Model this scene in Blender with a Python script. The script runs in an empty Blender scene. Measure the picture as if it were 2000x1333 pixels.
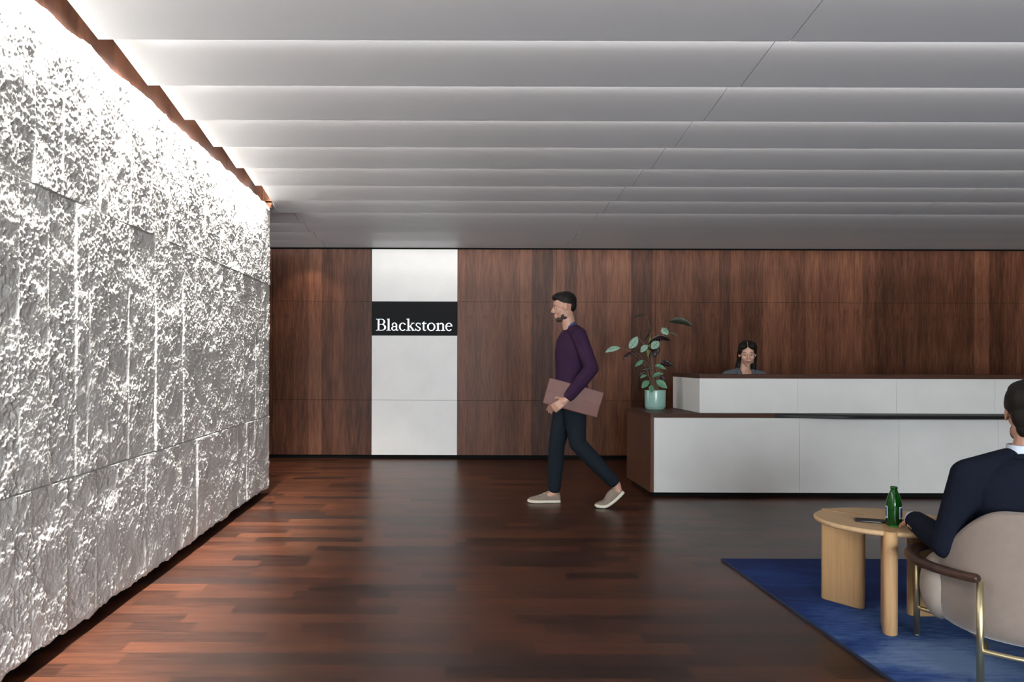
import bpy, bmesh, math, random
import numpy as np
from mathutils import Vector, Matrix, Euler
random.seed(7)
PI = math.pi
C = bpy.context.scene.collection
F = 1550.0          # focal length in px of the 2000 px wide frame
CX, CY = 865.0, 705.0
CAMZ = 1.2
def V(*a): return Vector(a)
def at(px, py, d):   # photo pixel at a given distance -> world point (used for measuring only)
    return Vector(((px-CX)*d/F, d, CAMZ+(CY-py)*d/F))

# ------------------------------------------------------------------ materials
class NT:
    def __init__(s, name):
        s.m = bpy.data.materials.new(name); s.m.use_nodes = True
        s.t = s.m.node_tree; s.n = s.t.nodes; s.l = s.t.links
        s.b = s.n['Principled BSDF']
    def node(s, typ, **kw):
        x = s.n.new(typ)
        for k, v in kw.items(): setattr(x, k, v)
        return x
    def put(s, sock, v):
        if isinstance(v, bpy.types.NodeSocket): s.l.new(v, sock)
        elif isinstance(v, (tuple, list)) and len(v) == 3 and sock.type == 'RGBA': sock.default_value = (*v, 1)
        else: sock.default_value = v
    def math(s, op, a, b=0.0, c=0.0):
        x = s.node('ShaderNodeMath', operation=op)
        s.put(x.inputs[0], a); s.put(x.inputs[1], b)
        if len(x.inputs) > 2: s.put(x.inputs[2], c)
        return x.outputs[0]
    def coords(s, kind='Object'):
        return s.node('ShaderNodeTexCoord').outputs[kind]
    def sep(s, v):
        x = s.node('ShaderNodeSeparateXYZ'); s.put(x.inputs[0], v); return x.outputs
    def comb(s, a, b, c):
        x = s.node('ShaderNodeCombineXYZ'); s.put(x.inputs[0], a); s.put(x.inputs[1], b); s.put(x.inputs[2], c); return x.outputs[0]
    def noise(s, vec, scale=5, detail=3, rough=.5, dist=0, col=False):
        x = s.node('ShaderNodeTexNoise'); s.put(x.inputs['Vector'], vec)
        x.inputs['Scale'].default_value = scale; x.inputs['Detail'].default_value = detail
        x.inputs['Roughness'].default_value = rough; x.inputs['Distortion'].default_value = dist
        return x.outputs['Color' if col else 'Fac']
    def white(s, vec):
        x = s.node('ShaderNodeTexWhiteNoise', noise_dimensions='3D'); s.put(x.inputs['Vector'], vec); return x.outputs['Value']
    def ramp(s, fac, stops):
        x = s.node('ShaderNodeValToRGB'); s.put(x.inputs[0], fac)
        e = x.color_ramp.elements
        while len(e) < len(stops): e.new(.5)
        for i, (p, c) in enumerate(stops): e[i].position = p; e[i].color = (*c, 1)
        return x.outputs[0]
    def mix(s, fac, a, b, mode='MIX'):
        x = s.node('ShaderNodeMix', data_type='RGBA', blend_type=mode)
        s.put(x.inputs[0], fac); s.put(x.inputs[6], a); s.put(x.inputs[7], b); return x.outputs[2]
    def bump(s, h, strength=.3, dist=.01):
        x = s.node('ShaderNodeBump'); x.inputs['Strength'].default_value = strength; x.inputs['Distance'].default_value = dist
        s.put(x.inputs['Height'], h); s.l.new(x.outputs[0], s.b.inputs['Normal'])
    def set(s, **kw):
        for k, v in kw.items(): s.put(s.b.inputs[k.replace('_', ' ')], v)
        return s
def plain(name, col, rough=.5, metal=0, var=.08, scale=40, bump=0, bscale=300, **kw):
    t = NT(name); co = t.coords()
    n = t.noise(co, scale, 3)
    c = t.mix(n, tuple(x*(1-var) for x in col), tuple(min(1, x*(1+var)) for x in col))
    t.set(Base_Color=c, Roughness=rough, Metallic=metal, **kw)
    if bump: t.bump(t.noise(co, bscale, 2), bump, .002)
    return t.m

def wood_veneer(name, axis='X', dark=1.0, leaf=.1519, horizontal=False):
    t = NT(name); o = t.sep(t.coords())
    x = o['XYZ'.index(axis)]; z = o[2]
    wob = t.math('MULTIPLY', t.noise(t.comb(x, 0, 0), 2.3, 1), .16)
    q = t.math('DIVIDE', t.math('ADD', x, t.math('MULTIPLY', t.math('SINE', t.math('MULTIPLY', x, 5.17)), .035)), leaf)
    cell = t.math('FLOOR', q); fr = t.math('FRACT', q)
    # book-matched leaves: every other leaf mirrored
    odd = t.math('MODULO', t.math('ABSOLUTE', cell), 2.0)
    mir = t.math('ABSOLUTE', t.math('SUBTRACT', odd, fr))
    pair = t.math('FLOOR', t.math('DIVIDE', cell, 2.0))
    rnd = t.white(t.comb(cell, 3.1, 7.7)); rp = t.white(t.comb(pair, 1.3, 2.2))
    u = t.math('ADD', t.math('MULTIPLY', mir, leaf), t.math('MULTIPLY', rp, 3.0))
    zz = t.math('ADD', z, t.math('MULTIPLY', rp, .3))
    warp = t.noise(t.comb(t.math('MULTIPLY', u, 6), 0, t.math('MULTIPLY', zz, 1.3)), 1.6, 3)
    fine = t.noise(t.comb(t.math('ADD', t.math('MULTIPLY', u, 95), t.math('MULTIPLY', warp, 4)), 0, t.math('MULTIPLY', zz, 2.2)), 2.0, 4, .6)
    rings = t.math('SINE', t.math('ADD', t.math('MULTIPLY', u, 150), t.math('MULTIPLY', warp, 26)))
    blot = t.noise(t.comb(t.math('MULTIPLY', u, 9), 0, t.math('MULTIPLY', zz, 1.4)), 1.5, 3)
    g = t.math('ADD', t.math('MULTIPLY', fine, .72), t.math('MULTIPLY', rings, .035))
    g = t.math('ADD', g, t.math('MULTIPLY', t.math('SUBTRACT', blot, .5), .55))
    g = t.math('ADD', g, t.math('MULTIPLY', t.math('SUBTRACT', rnd, .5), .30))
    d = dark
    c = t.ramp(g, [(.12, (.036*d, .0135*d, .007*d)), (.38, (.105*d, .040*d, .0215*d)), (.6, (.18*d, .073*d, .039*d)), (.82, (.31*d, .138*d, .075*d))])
    # knots along the leaf ends
    kx = t.math('SUBTRACT', mir, .5); kz = t.math('SUBTRACT', z, t.math('ADD', 1.72, t.math('MULTIPLY', rp, .2)))
    dd = t.math('SQRT', t.math('ADD', t.math('POWER', t.math('MULTIPLY', kx, leaf*1.0), 2.0), t.math('POWER', kz, 2.0)))
    kn = t.math('LESS_THAN', rp, .45)
    kf = t.math('MULTIPLY', t.math('MULTIPLY', kn, t.math('SUBTRACT', 1.0, t.math('MINIMUM', t.math('DIVIDE', dd, .035), 1.0))), .55)
    c = t.mix(kf, c, (.03*d, .014*d, .009*d))
    t.set(Base_Color=c, Roughness=t.math('ADD', .34, t.math('MULTIPLY', fine, .10)), Specular_IOR_Level=.12)
    t.bump(fine, .06, .002)
    return t.m

def wood_simple(name, c0, c1, axis=(60, 60, 3), rough=.45, sc=1.5):
    t = NT(name); o = t.sep(t.coords())
    v = t.comb(t.math('MULTIPLY', o[0], axis[0]), t.math('MULTIPLY', o[1], axis[1]), t.math('MULTIPLY', o[2], axis[2]))
    n = t.noise(v, sc, 4, .6, .4)
    t.set(Base_Color=t.ramp(n, [(.25, c0), (.75, c1)]), Roughness=rough, Specular_IOR_Level=.2)
    t.bump(n, .05, .002)
    return t.m

def floor_mat():
    t = NT('dark_walnut_planks'); o = t.sep(t.coords()); x, y = o[0], o[1]
    W = .125
    row = t.math('FLOOR', t.math('DIVIDE', y, W)); fy = t.math('FRACT', t.math('DIVIDE', y, W))
    r1 = t.white(t.comb(row, 5.5, 1.0)); r2 = t.white(t.comb(row, 9.5, 2.0))
    L = t.math('ADD', .75, t.math('MULTIPLY', r2, .9))
    q = t.math('DIVIDE', t.math('ADD', x, t.math('MULTIPLY', r1, 7.0)), L)
    # random short pieces inside the run
    col = t.math('FLOOR', q); fx = t.math('FRACT', q)
    cut = t.math('ADD', .25, t.math('MULTIPLY', t.white(t.comb(row, col, 4.0)), .6))
    sub = t.math('GREATER_THAN', fx, cut)
    idx = t.comb(row, t.math('ADD', t.math('MULTIPLY', col, 2.0), sub), 8.0)
    tone = t.white(idx); tone2 = t.white(t.comb(row, t.math('ADD', t.math('MULTIPLY', col, 2.0), sub), 18.0))
    gx = t.math('ADD', x, t.math('MULTIPLY', tone, 20.0))
    warp = t.noise(t.comb(t.math('MULTIPLY', gx, 1.6), t.math('MULTIPLY', y, 9), tone), 1.6, 3)
    fine = t.noise(t.comb(t.math('MULTIPLY', gx, 3.0), t.math('ADD', t.math('MULTIPLY', y, 110), t.math('MULTIPLY', warp, 4)), tone), 1.3, 4, .6)
    blot = t.noise(t.comb(t.math('MULTIPLY', gx, 2.2), t.math('MULTIPLY', y, 10), tone), 1.5, 3, .55, .6)
    g = t.math('ADD', t.math('MULTIPLY', fine, .5), t.math('MULTIPLY', blot, .40))
    g = t.math('ADD', g, t.math('MULTIPLY', t.math('SUBTRACT', tone, .5), .36))
    c = t.ramp(g, [(.22, (.011, .0044, .0028)), (.42, (.043, .0145, .0074)), (.60, (.074, .0240, .0110)), (.82, (.122, .039, .017))])
    dk = t.math('LESS_THAN', tone2, .07)
    c = t.mix(t.math('MULTIPLY', dk, .6), c, (.016, .011, .010))
    # joints
    e1 = t.math('LESS_THAN', t.math('MULTIPLY', t.math('MINIMUM', fy, t.math('SUBTRACT', 1.0, fy)), W), .0012)
    c = t.mix(t.math('MULTIPLY', e1, .6), c, (.012, .006, .004))
    t.set(Base_Color=c, Roughness=t.math('ADD', .27, t.math('MULTIPLY', fine, .12)), Specular_IOR_Level=.31)
    t.bump(t.math('ADD', fine, t.math('MULTIPLY', e1, -1.5)), .10, .0015)
    return t.m

def stone_mat():
    t = NT('split_face_limestone'); co = t.coords()
    n1 = t.noise(co, 6, 4, .6); n2 = t.noise(co, 260, 4, .75); n3 = t.noise(co, 95, 5, .75)
    c = t.ramp(n1, [(.3, (.68, .655, .615)), (.7, (.80, .775, .735))])
    t.set(Base_Color=c, Roughness=.9, Specular_IOR_Level=.2)
    t.bump(t.math('ADD', t.math('MULTIPLY', n2, .5), n3), .9, .006)
    return t.m

def smooth_stone(name, col):
    t = NT(name); co = t.coords()
    n = t.noise(co, 3, 4, .55); n2 = t.noise(co, 120, 3, .7)
    f = t.math('ADD', t.math('MULTIPLY', n, .6), t.math('MULTIPLY', n2, .4))
    c = t.ramp(f, [(.3, tuple(x*.93 for x in col)), (.7, tuple(x*1.05 for x in col))])
    t.set(Base_Color=c, Roughness=.5); t.bump(n2, .04, .001)
    return t.m

def rug_mat():
    t = NT('blue_rug_pile'); o = t.sep(t.coords()); x, y = o[0], o[1]
    n = t.noise(t.comb(t.math('MULTIPLY', x, 1.0), t.math('MULTIPLY', y, 1.7), 0), 1.7, 5, .6, .5)
    f = t.noise(t.comb(t.math('MULTIPLY', x, 3), t.math('MULTIPLY', y, 14), 0), 3, 4, .65)
    fi = t.noise(t.coords(), 260, 2, .6)
    g = t.math('ADD', t.math('MULTIPLY', n, .6), t.math('MULTIPLY', f, .28))
    g = t.math('ADD', g, t.math('MULTIPLY', fi, .12))
    # sheen painted into the pile colour as a pale cloud on one side
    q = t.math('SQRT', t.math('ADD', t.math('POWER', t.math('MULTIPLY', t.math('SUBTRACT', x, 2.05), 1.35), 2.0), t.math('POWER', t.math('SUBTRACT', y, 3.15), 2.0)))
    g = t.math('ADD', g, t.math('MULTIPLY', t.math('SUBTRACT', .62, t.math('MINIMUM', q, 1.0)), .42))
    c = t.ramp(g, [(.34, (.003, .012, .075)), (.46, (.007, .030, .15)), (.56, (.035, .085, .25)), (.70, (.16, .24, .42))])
    t.set(Base_Color=c, Roughness=.95, Specular_IOR_Level=.1, Sheen_Weight=.05, Sheen_Roughness=.4, Sheen_Tint=(.5, .6, .9))
    t.bump(t.math('ADD', fi, f), .5, .006)
    return t.m

def leaf_mat(name, base, dark, stripes, under):
    t = NT(name); uv = t.sep(t.node('ShaderNodeTexCoord').outputs['UV'])
    a = t.math('ABSOLUTE', t.math('SUBTRACT', uv[0], .5))
    s = t.math('SINE', t.math('SUBTRACT', t.math('MULTIPLY', uv[1], stripes), t.math('MULTIPLY', a, 16.0)))
    m = t.math('GREATER_THAN', s, .45)
    mid = t.math('LESS_THAN', a, .03); m = t.math('MAXIMUM', m, mid)
    c = t.mix(m, base, dark)
    g = t.node('ShaderNodeNewGeometry').outputs['Backfacing']
    c = t.mix(g, c, under)
    t.set(Base_Color=c, Roughness=.42)
    return t.m

M = {}
M['veneer'] = wood_veneer('walnut_veneer')
M['veneer_low'] = wood_veneer('walnut_veneer_lower', dark=.52)
M['veneer_side'] = wood_veneer('walnut_veneer_side', axis='Y', dark=.8)
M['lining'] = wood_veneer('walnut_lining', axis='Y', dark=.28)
M['desk_wood'] = wood_simple('desk_walnut', (.030, .012, .007), (.085, .036, .021), (3, 60, 60))
M['desk_side'] = wood_simple('desk_walnut_side', (.060, .024, .012), (.135, .057, .030), (90, 90, 3))
M['floor'] = floor_mat()
M['stone'] = stone_mat()
M['white_stone'] = smooth_stone('white_wall_stone', (.82, .795, .76))
M['desk_stone'] = smooth_stone('white_desk_stone', (.64, .625, .60))
M['ceil'] = plain('ceiling_paint', (.56, .57, .59), .42, 0, .05, 260)
M['black'] = plain('black_reveal', (.005, .005, .005), .8, Specular_IOR_Level=.1)
M['rail'] = plain('black_ledge', (.006, .006, .006), .5, Specular_IOR_Level=.25)
M['sign'] = plain('black_sign_face', (.010, .010, .011), .6, 0, .2, 200, Specular_IOR_Level=.1)
M['steel'] = plain('brushed_steel', (.80, .86, .93), .38, .35)
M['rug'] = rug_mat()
M['rug_edge'] = plain('rug_binding', (.012, .022, .06), .9)
M['oak'] = wood_simple('pale_oak', (.42, .245, .115), (.53, .33, .165), (50, 50, 2.5), .5)
M['oak_top'] = wood_simple('pale_oak_top', (.48, .31, .165), (.58, .40, .23), (50, 6, 50), .5)
M['velvet'] = plain('taupe_velvet', (.23, .18, .15), .85, 0, .10, 30, .15, 400, Sheen_Weight=.4, Sheen_Roughness=.4)
M['velvet_side'] = plain('side_lit_taupe', (.37, .315, .27), .7, 0, .06, 30, .1, 300)  # paler copy of the taupe, side light put into its colour
M['arm_wood'] = wood_simple('dark_arm_wood', (.028, .014, .010), (.065, .032, .022), (40, 10, 40), .35)
M['brass'] = plain('brushed_brass', (.72, .62, .38), .36, 1.0, .03)
M['skin'] = plain('skin', (.46, .25, .175), .5, 0, .06, 60, Subsurface_Weight=.05)
M['skin_w'] = plain('skin_light', (.58, .33, .235), .48, 0, .05, 60, Subsurface_Weight=.05)
M['hair'] = plain('black_hair', (.008, .006, .005), .6, 0, .4, 200, .4, 350, Specular_IOR_Level=0.2)
M['brow'] = plain('dark_brow', (.03, .018, .013), .7)
M['lips'] = plain('muted_lips', (.28, .10, .085), .45)
M['eye'] = plain('eye_white', (.55, .52, .5), .2)
M['iris'] = plain('dark_iris', (.02, .012, .008), .15)
M['sweater'] = plain('purple_knit', (.032, .014, .036), .9, 0, .25, 120, .4, 260, Specular_IOR_Level=0.08)
M['collar_blue'] = plain('blue_shirt', (.05, .075, .16), .8, Specular_IOR_Level=0.08)
M['trousers'] = plain('dark_denim', (.010, .014, .019), .85, 0, .25, 90, .3, 300, Specular_IOR_Level=0.08)
M['navy'] = plain('navy_suit_wool', (.0080, .0100, .0185), .95, 0, .22, 150, .25, 420, Specular_IOR_Level=0.08)
M['shirt'] = plain('pale_blue_shirt', (.62, .68, .78), .7)
M['tweed'] = plain('grey_tweed', (.12, .13, .145), .9, 0, .75, 170, .4, 300, Specular_IOR_Level=0.08)
M['canvas'] = plain('tan_canvas', (.19, .145, .11), .8, 0, .12, 90)
M['sole'] = plain('cream_rubber', (.58, .53, .42), .6)
M['lace'] = plain('shoe_lace', (.35, .29, .23), .8)
M['pouch'] = plain('dusty_rose_leather', (.15, .062, .05), .6, 0, .12, 20)
M['shoe_black'] = plain('black_leather', (.012, .011, .011), .35)
M['pot'] = plain('celadon_glaze', (.24, .40, .335), .25, 0, .10, 25)
M['soil'] = plain('dark_soil', (.02, .013, .009), .95, 0, .4, 90)
M['stem'] = plain('plant_stem', (.13, .085, .05), .6)
M['leaf_l'] = leaf_mat('striped_leaf', (.36, .52, .40), (.045, .13, .075), 62, (.035, .012, .014))
M['leaf_g'] = leaf_mat('green_leaf', (.15, .32, .19), (.035, .12, .06), 62, (.035, .012, .014))
M['leaf_d'] = leaf_mat('dark_leaf', (.030, .036, .018), (.016, .018, .010), 50, (.030, .011, .012))
M['leaf_p'] = leaf_mat('purple_leaf', (.026, .010, .012), (.014, .006, .008), 40, (.026, .010, .012))
M['leaf_y'] = leaf_mat('new_leaf', (.22, .26, .02), (.10, .15, .015), 40, (.12, .15, .03))
M['phone'] = plain('black_phone', (.008, .008, .009), .15)
M['folio'] = plain('brown_leather', (.035, .022, .020), .55)
M['label'] = plain('bottle_label', (.62, .68, .76), .5)
M['label_blue'] = plain('label_print', (.06, .10, .25), .5)
g_ = NT('green_glass'); g_.set(Base_Color=(.03, .34, .05), Roughness=.04, Transmission_Weight=.9, IOR=1.45); M['glass'] = g_.m
e_ = NT('lamp_diffuser'); e_.set(Base_Color=(.9, .9, .88), Emission_Color=(1, .95, .88), Emission_Strength=6.0); M['led'] = e_.m
M['alu'] = plain('grey_aluminium', (.3, .3, .3), .4, .8)

# ------------------------------------------------------------------ mesh helpers
def obj(name, bm, mat, parent=None, smooth=False):
    me = bpy.data.meshes.new(name)
    bmesh.ops.recalc_face_normals(bm, faces=bm.faces[:])
    bm.to_mesh(me); bm.free()
    me.materials.append(mat if not isinstance(mat, str) else M[mat])
    if smooth:
        for p in me.polygons: p.use_smooth = True
    o = bpy.data.objects.new(name, me); C.objects.link(o)
    if parent: o.parent = parent
    return o
def empty(name, loc, parent=None):
    o = bpy.data.objects.new(name, None); C.objects.link(o); o.location = loc; o.empty_display_size = .1
    if parent: o.parent = parent
    return o
def tag(o, label, cat, group=None, kind=None):
    o['label'] = label; o['category'] = cat
    if group: o['group'] = group
    if kind: o['kind'] = kind
    return o
def struct(o): o['kind'] = 'structure'; return o
def box(bm, x0, x1, y0, y1, z0, z1, bev=0):
    r = bmesh.ops.create_cube(bm, size=1)
    for v in r['verts']:
        v.co = Vector((x0+(v.co.x+.5)*(x1-x0), y0+(v.co.y+.5)*(y1-y0), z0+(v.co.z+.5)*(z1-z0)))
    if bev:
        es = set(e for v in r['verts'] for e in v.link_edges)
        bmesh.ops.bevel(bm, geom=list(es), offset=bev, segments=2, affect='EDGES', profile=.7)
    return bm
def B(*a, **k): return box(bmesh.new(), *a, **k)
def frame(d, up=Vector((0, 0, 1))):
    d = d.normalized()
    if abs(d.dot(up)) > .98: up = Vector((0, 1, 0))
    s = d.cross(up).normalized(); u = s.cross(d).normalized()
    return s, u
def loft(bm, rings, cap=True):
    vr = [[bm.verts.new(p) for p in r] for r in rings]
    n = len(vr[0])
    for a, b in zip(vr, vr[1:]):
        for i in range(n): bm.faces.new((a[i], a[(i+1) % n], b[(i+1) % n], b[i]))
    if cap:
        bm.faces.new(vr[0][::-1]); bm.faces.new(vr[-1])
    return bm
def ring(c, s, u, rs, ru, n=16, p=1.0):
    out = []
    for i in range(n):
        a = 2*PI*i/n; ca, sa = math.cos(a), math.sin(a)
        if p != 1: ca = math.copysign(abs(ca)**p, ca); sa = math.copysign(abs(sa)**p, sa)
        out.append(c+s*(ca*rs)+u*(sa*ru))
    return out
def tube(bm, pts, rad, n=12, up=Vector((0, 0, 1)), flat=None, p=1.0):
    pts = [Vector(q) for q in pts]
    rings = []
    for i, q in enumerate(pts):
        d = (pts[min(i+1, len(pts)-1)]-pts[max(i-1, 0)])
        s, u = frame(d, up)
        r = rad[i] if isinstance(rad, (list, tuple)) else rad
        rs, ru = r if isinstance(r, (list, tuple)) else (r, r)
        rings.append(ring(q, s, u, rs, ru, n, p))
    return loft(bm, rings)
def lathe(bm, prof, c=(0, 0, 0), n=40, cap=True):
    c = Vector(c)
    rings = [[c+Vector((r*math.cos(2*PI*i/n), r*math.sin(2*PI*i/n), z)) for i in range(n)] for r, z in prof]
    return loft(bm, rings, cap)
def ell(bm, c, r, R=None, seg=20):
    m = Matrix.Translation(Vector(c)) @ (R.to_4x4() if R else Matrix.Identity(4)) @ Matrix.Diagonal((*r, 1))
    bmesh.ops.create_uvsphere(bm, u_segments=seg, v_segments=max(8, seg*2//3), radius=1, matrix=m)
def cap(bm, p0, r0, p1, r1, seg=14):
    """tapered capsule, closed"""
    p0, p1 = Vector(p0), Vector(p1); d = p1-p0
    if d.length < 1e-6: ell(bm, p0, (r0,)*3, seg=seg); return
    dn = d.normalized(); s, u = frame(d); rings = []
    for k in range(1, 6):
        a = -PI/2+PI/2*k/5; rings.append(ring(p0+dn*(r0*math.sin(a)), s, u, r0*math.cos(a), r0*math.cos(a), seg))
    for k in range(0, 5):
        a = PI/2*k/5; rings.append(ring(p1+dn*(r1*math.sin(a)), s, u, r1*math.cos(a), r1*math.cos(a), seg))
    loft(bm, rings)
def smooth_path(pts, k=6):
    pts = [Vector(p) for p in pts]; out = []
    for i in range(len(pts)-1):
        p0 = pts[max(i-1, 0)]; p1 = pts[i]; p2 = pts[i+1]; p3 = pts[min(i+2, len(pts)-1)]
        for j in range(k):
            t = j/k; out.append(.5*((2*p1)+(p2-p0)*t+(2*p0-5*p1+4*p2-p3)*t*t+(3*p1-p0-3*p2+p3)*t**3))
    out.append(pts[-1]); return out
def remesh(o, vox=.006, sm=4, f=.5):
    m = o.modifiers.new('remesh', 'REMESH'); m.mode = 'VOXEL'; m.voxel_size = vox; m.use_smooth_shade = True
    s = o.modifiers.new('smooth', 'SMOOTH'); s.iterations = sm; s.factor = f
    return o

# ------------------------------------------------------------------ camera
cam_d = bpy.data.cameras.new('camera'); cam = bpy.data.objects.new('camera', cam_d); C.objects.link(cam)
cam_d.sensor_fit = 'HORIZONTAL'; cam_d.sensor_width = 36; cam_d.lens = 36*F/2000
cam_d.shift_x = (1000-CX)/2000; cam_d.shift_y = (CY-666.5)/2000
cam.matrix_world = Matrix.Translation((0, 0, CAMZ)) @ Matrix.Rotation(PI/2, 4, 'X') @ Matrix.Rotation(math.radians(.17), 4, 'Z')
cam_d.clip_start = .05
bpy.context.scene.camera = cam

# ------------------------------------------------------------------ the room
XL = -1.56            # face of the rough stone wall
YE = 7.17             # its far end
YB = 9.74             # back wall
HC = 2.58             # underside of the ceiling lips
XC0, XC1, YN = -6.0, 7.5, -8.0
fl = struct(obj('floor', B(XC0, XC1, YN, YB+.2, -.1, 0), 'floor'))

# ceiling: boards that lap like scales, each falling from its near edge to a lip at its far edge
ceil = struct(empty('ceiling', (0, 0, HC)))
P = .571
def board(x0, x1, ylip, ycut=None):
    bm = bmesh.new(); th = .014
    prof = [(0.0, .118), (.015, .100), (.04, .085), (.08, .074), (.16, .060), (.57-.012, .0015), (.57, 0)]
    prof = [(ylip-P+s*P/.571*1.0, z) for s, z in prof]
    if ycut: prof = [(ycut, .147*(ylip-ycut)+.001)]+[(y, z) for y, z in prof if y > ycut]
    top = [(y, z+th) for y, z in prof][::-1]
    pts = prof+top
    a = [bm.verts.new((x0, y, z)) for y, z in pts]; b = [bm.verts.new((x1, y, z)) for y, z in pts]
    n = len(pts)
    for i in range(n): bm.faces.new((a[i], a[(i+1) % n], b[(i+1) % n], b[i]))
    bm.faces.new(a[::-1]); bm.faces.new(b)
    return bm
GAP = .004
for k in range(14):
    yl = 9.70-P*k
    left = [(-1.49, 1.49)] if yl-P < YE-.25 else [(-4.37, -1.44), (-1.44, 1.49)]
    if k == 4: left = [(-1.54, 1.49)]
    for x0, x1 in left+[(1.49, 4.40), (4.40, 7.31)]:
        o = obj('ceiling_panel', board(x0+GAP/2, x1-GAP/2, yl), 'ceil', ceil)
obj('ceiling_panel', board(-4.37, -1.54-GAP/2, 9.70-P*4, YE-.02), 'ceil', ceil)
yl = 9.70-P*14
struct(obj('ceiling_panel', B(-1.49, XC1, YN, yl-.01, 0, .03), 'ceil', ceil))
obj('slab', B(XC0, XC1, YN, YB+.2, .40, .5), 'black', ceil)

# back wall: dark backing with veneer and stone panels
wb = struct(obj('wall_back', B(XC0, XC1, YB+.0, YB+.2, 0, 2.98), 'black'))
zs = [.045, .716, 1.923, 2.563]
xs_wood = [-5.73, -4.515, -3.30, -2.085]
def panel(x0, x1, z0, z1, mat): 
    return obj('wall_panel', B(x0+.0015, x1-.0015, YB-.03, YB, z0+.0015, z1-.0015), mat, wb)
xw = [-.870-1.215*i for i in range(4, -1, -1)]
for x0, x1 in zip(xw, xw[1:]):
    for z0, z1 in zip(zs, zs[1:]): panel(x0, x1, z0, z1, 'veneer')
xw = [.176+1.213*i for i in range(7)]
for x0, x1 in zip(xw, xw[1:]):
    for z0, z1 in zip(zs, zs[1:]): panel(x0, min(x1, XC1), z0, z1, 'veneer')
zsn = 1.2+(705-656)*9.71/F
for z0, z1 in ((.045, .716), (.716, zsn), (1.923, 2.563)):
    obj('stone_panel', B(-.870+.0015, .176-.0015, YB-.034, YB, z0+.0015, z1-.0015), 'white_stone', wb)
struct(obj('baseboard_back', B(XC0, XC1, YB-.012, YB, 0, .045), 'black'))

# other walls that close the room
struct(obj('wall_right', B(XC1, XC1+.1, YN, YB, 0, 2.98), 'veneer_side'))
struct(obj('wall_far_left', B(XC0-.1, XC0, YE, YB, 0, 2.98), 'veneer_side'))
wf = struct(obj('wall_front', B(XC0, XC1, YN-.1, YN, 0, 2.98), 'white_stone'))
# core behind the stone
core = struct(obj('wall_left_core', B(-1.95, -1.66, YN, YE-.02, .0, 2.98), 'black'))
core.name = 'trim_1'
struct(obj('wall_passage', B(XC0, -1.95, YE-.15, YE-.02, 0, 2.98), 'veneer'))
# wood lining above the stone
def lin():
    bm = bmesh.new(); y = YE-.004
    while y > YN:
        box(bm, -1.66, -1.625, max(y-1.215+.003, YN), y, 2.45, 2.97); y -= 1.215
    box(bm, -1.625, -1.54, YE-.02, YE-.001, 2.57, 2.80)
    return bm
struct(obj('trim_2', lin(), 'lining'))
struct(obj('baseboard_left', B(-1.66, -1.645, YN, YE-.03, 0, .10), 'black'))

# ------------------------------------------------------------------ rough stone wall
def vnoise(x, y, seed):
    rs = np.random.RandomState(seed); T = rs.rand(256, 256)
    xi = np.floor(x).astype(int); yi = np.floor(y).astype(int); fx = x-xi; fy = y-yi
    fx = fx*fx*(3-2*fx); fy = fy*fy*(3-2*fy)
    g = lambda a, b: T[a & 255, b & 255]
    return (g(xi, yi)*(1-fx)*(1-fy)+g(xi+1, yi)*fx*(1-fy)+g(xi, yi+1)*(1-fx)*fy+g(xi+1, yi+1)*fx*fy)
def fbm(x, y, seed, o=4):
    s = 0; a = .5
    for i in range(o): s = s+a*(vnoise(x*2**i, y*2**i, seed+i)-.5)*2; a *= .55
    return s
def facets(x, y, seed):
    """Voronoi cells, each a randomly tilted plane: chipped, broken facets"""
    rs = np.random.RandomState(seed)
    J = rs.rand(256, 256, 5)
    xi = np.floor(x).astype(int); yi = np.floor(y).astype(int)
    best = np.full(x.shape, 1e9); h = np.zeros(x.shape)
    for dx in (-1, 0, 1):
        for dy in (-1, 0, 1):
            a = (xi+dx) & 255; b = (yi+dy) & 255
            px = xi+dx+J[a, b, 0]; py = yi+dy+J[a, b, 1]
            ddx = x-px; ddy = y-py; d = ddx*ddx+ddy*ddy
            hh = (J[a, b, 2]-.5)*.7+ddx*(J[a, b, 3]-.5)*1.7+ddy*(J[a, b, 4]-.5)*1.7
            m = d < best; best = np.where(m, d, best); h = np.where(m, hh, h)
    return h
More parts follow.
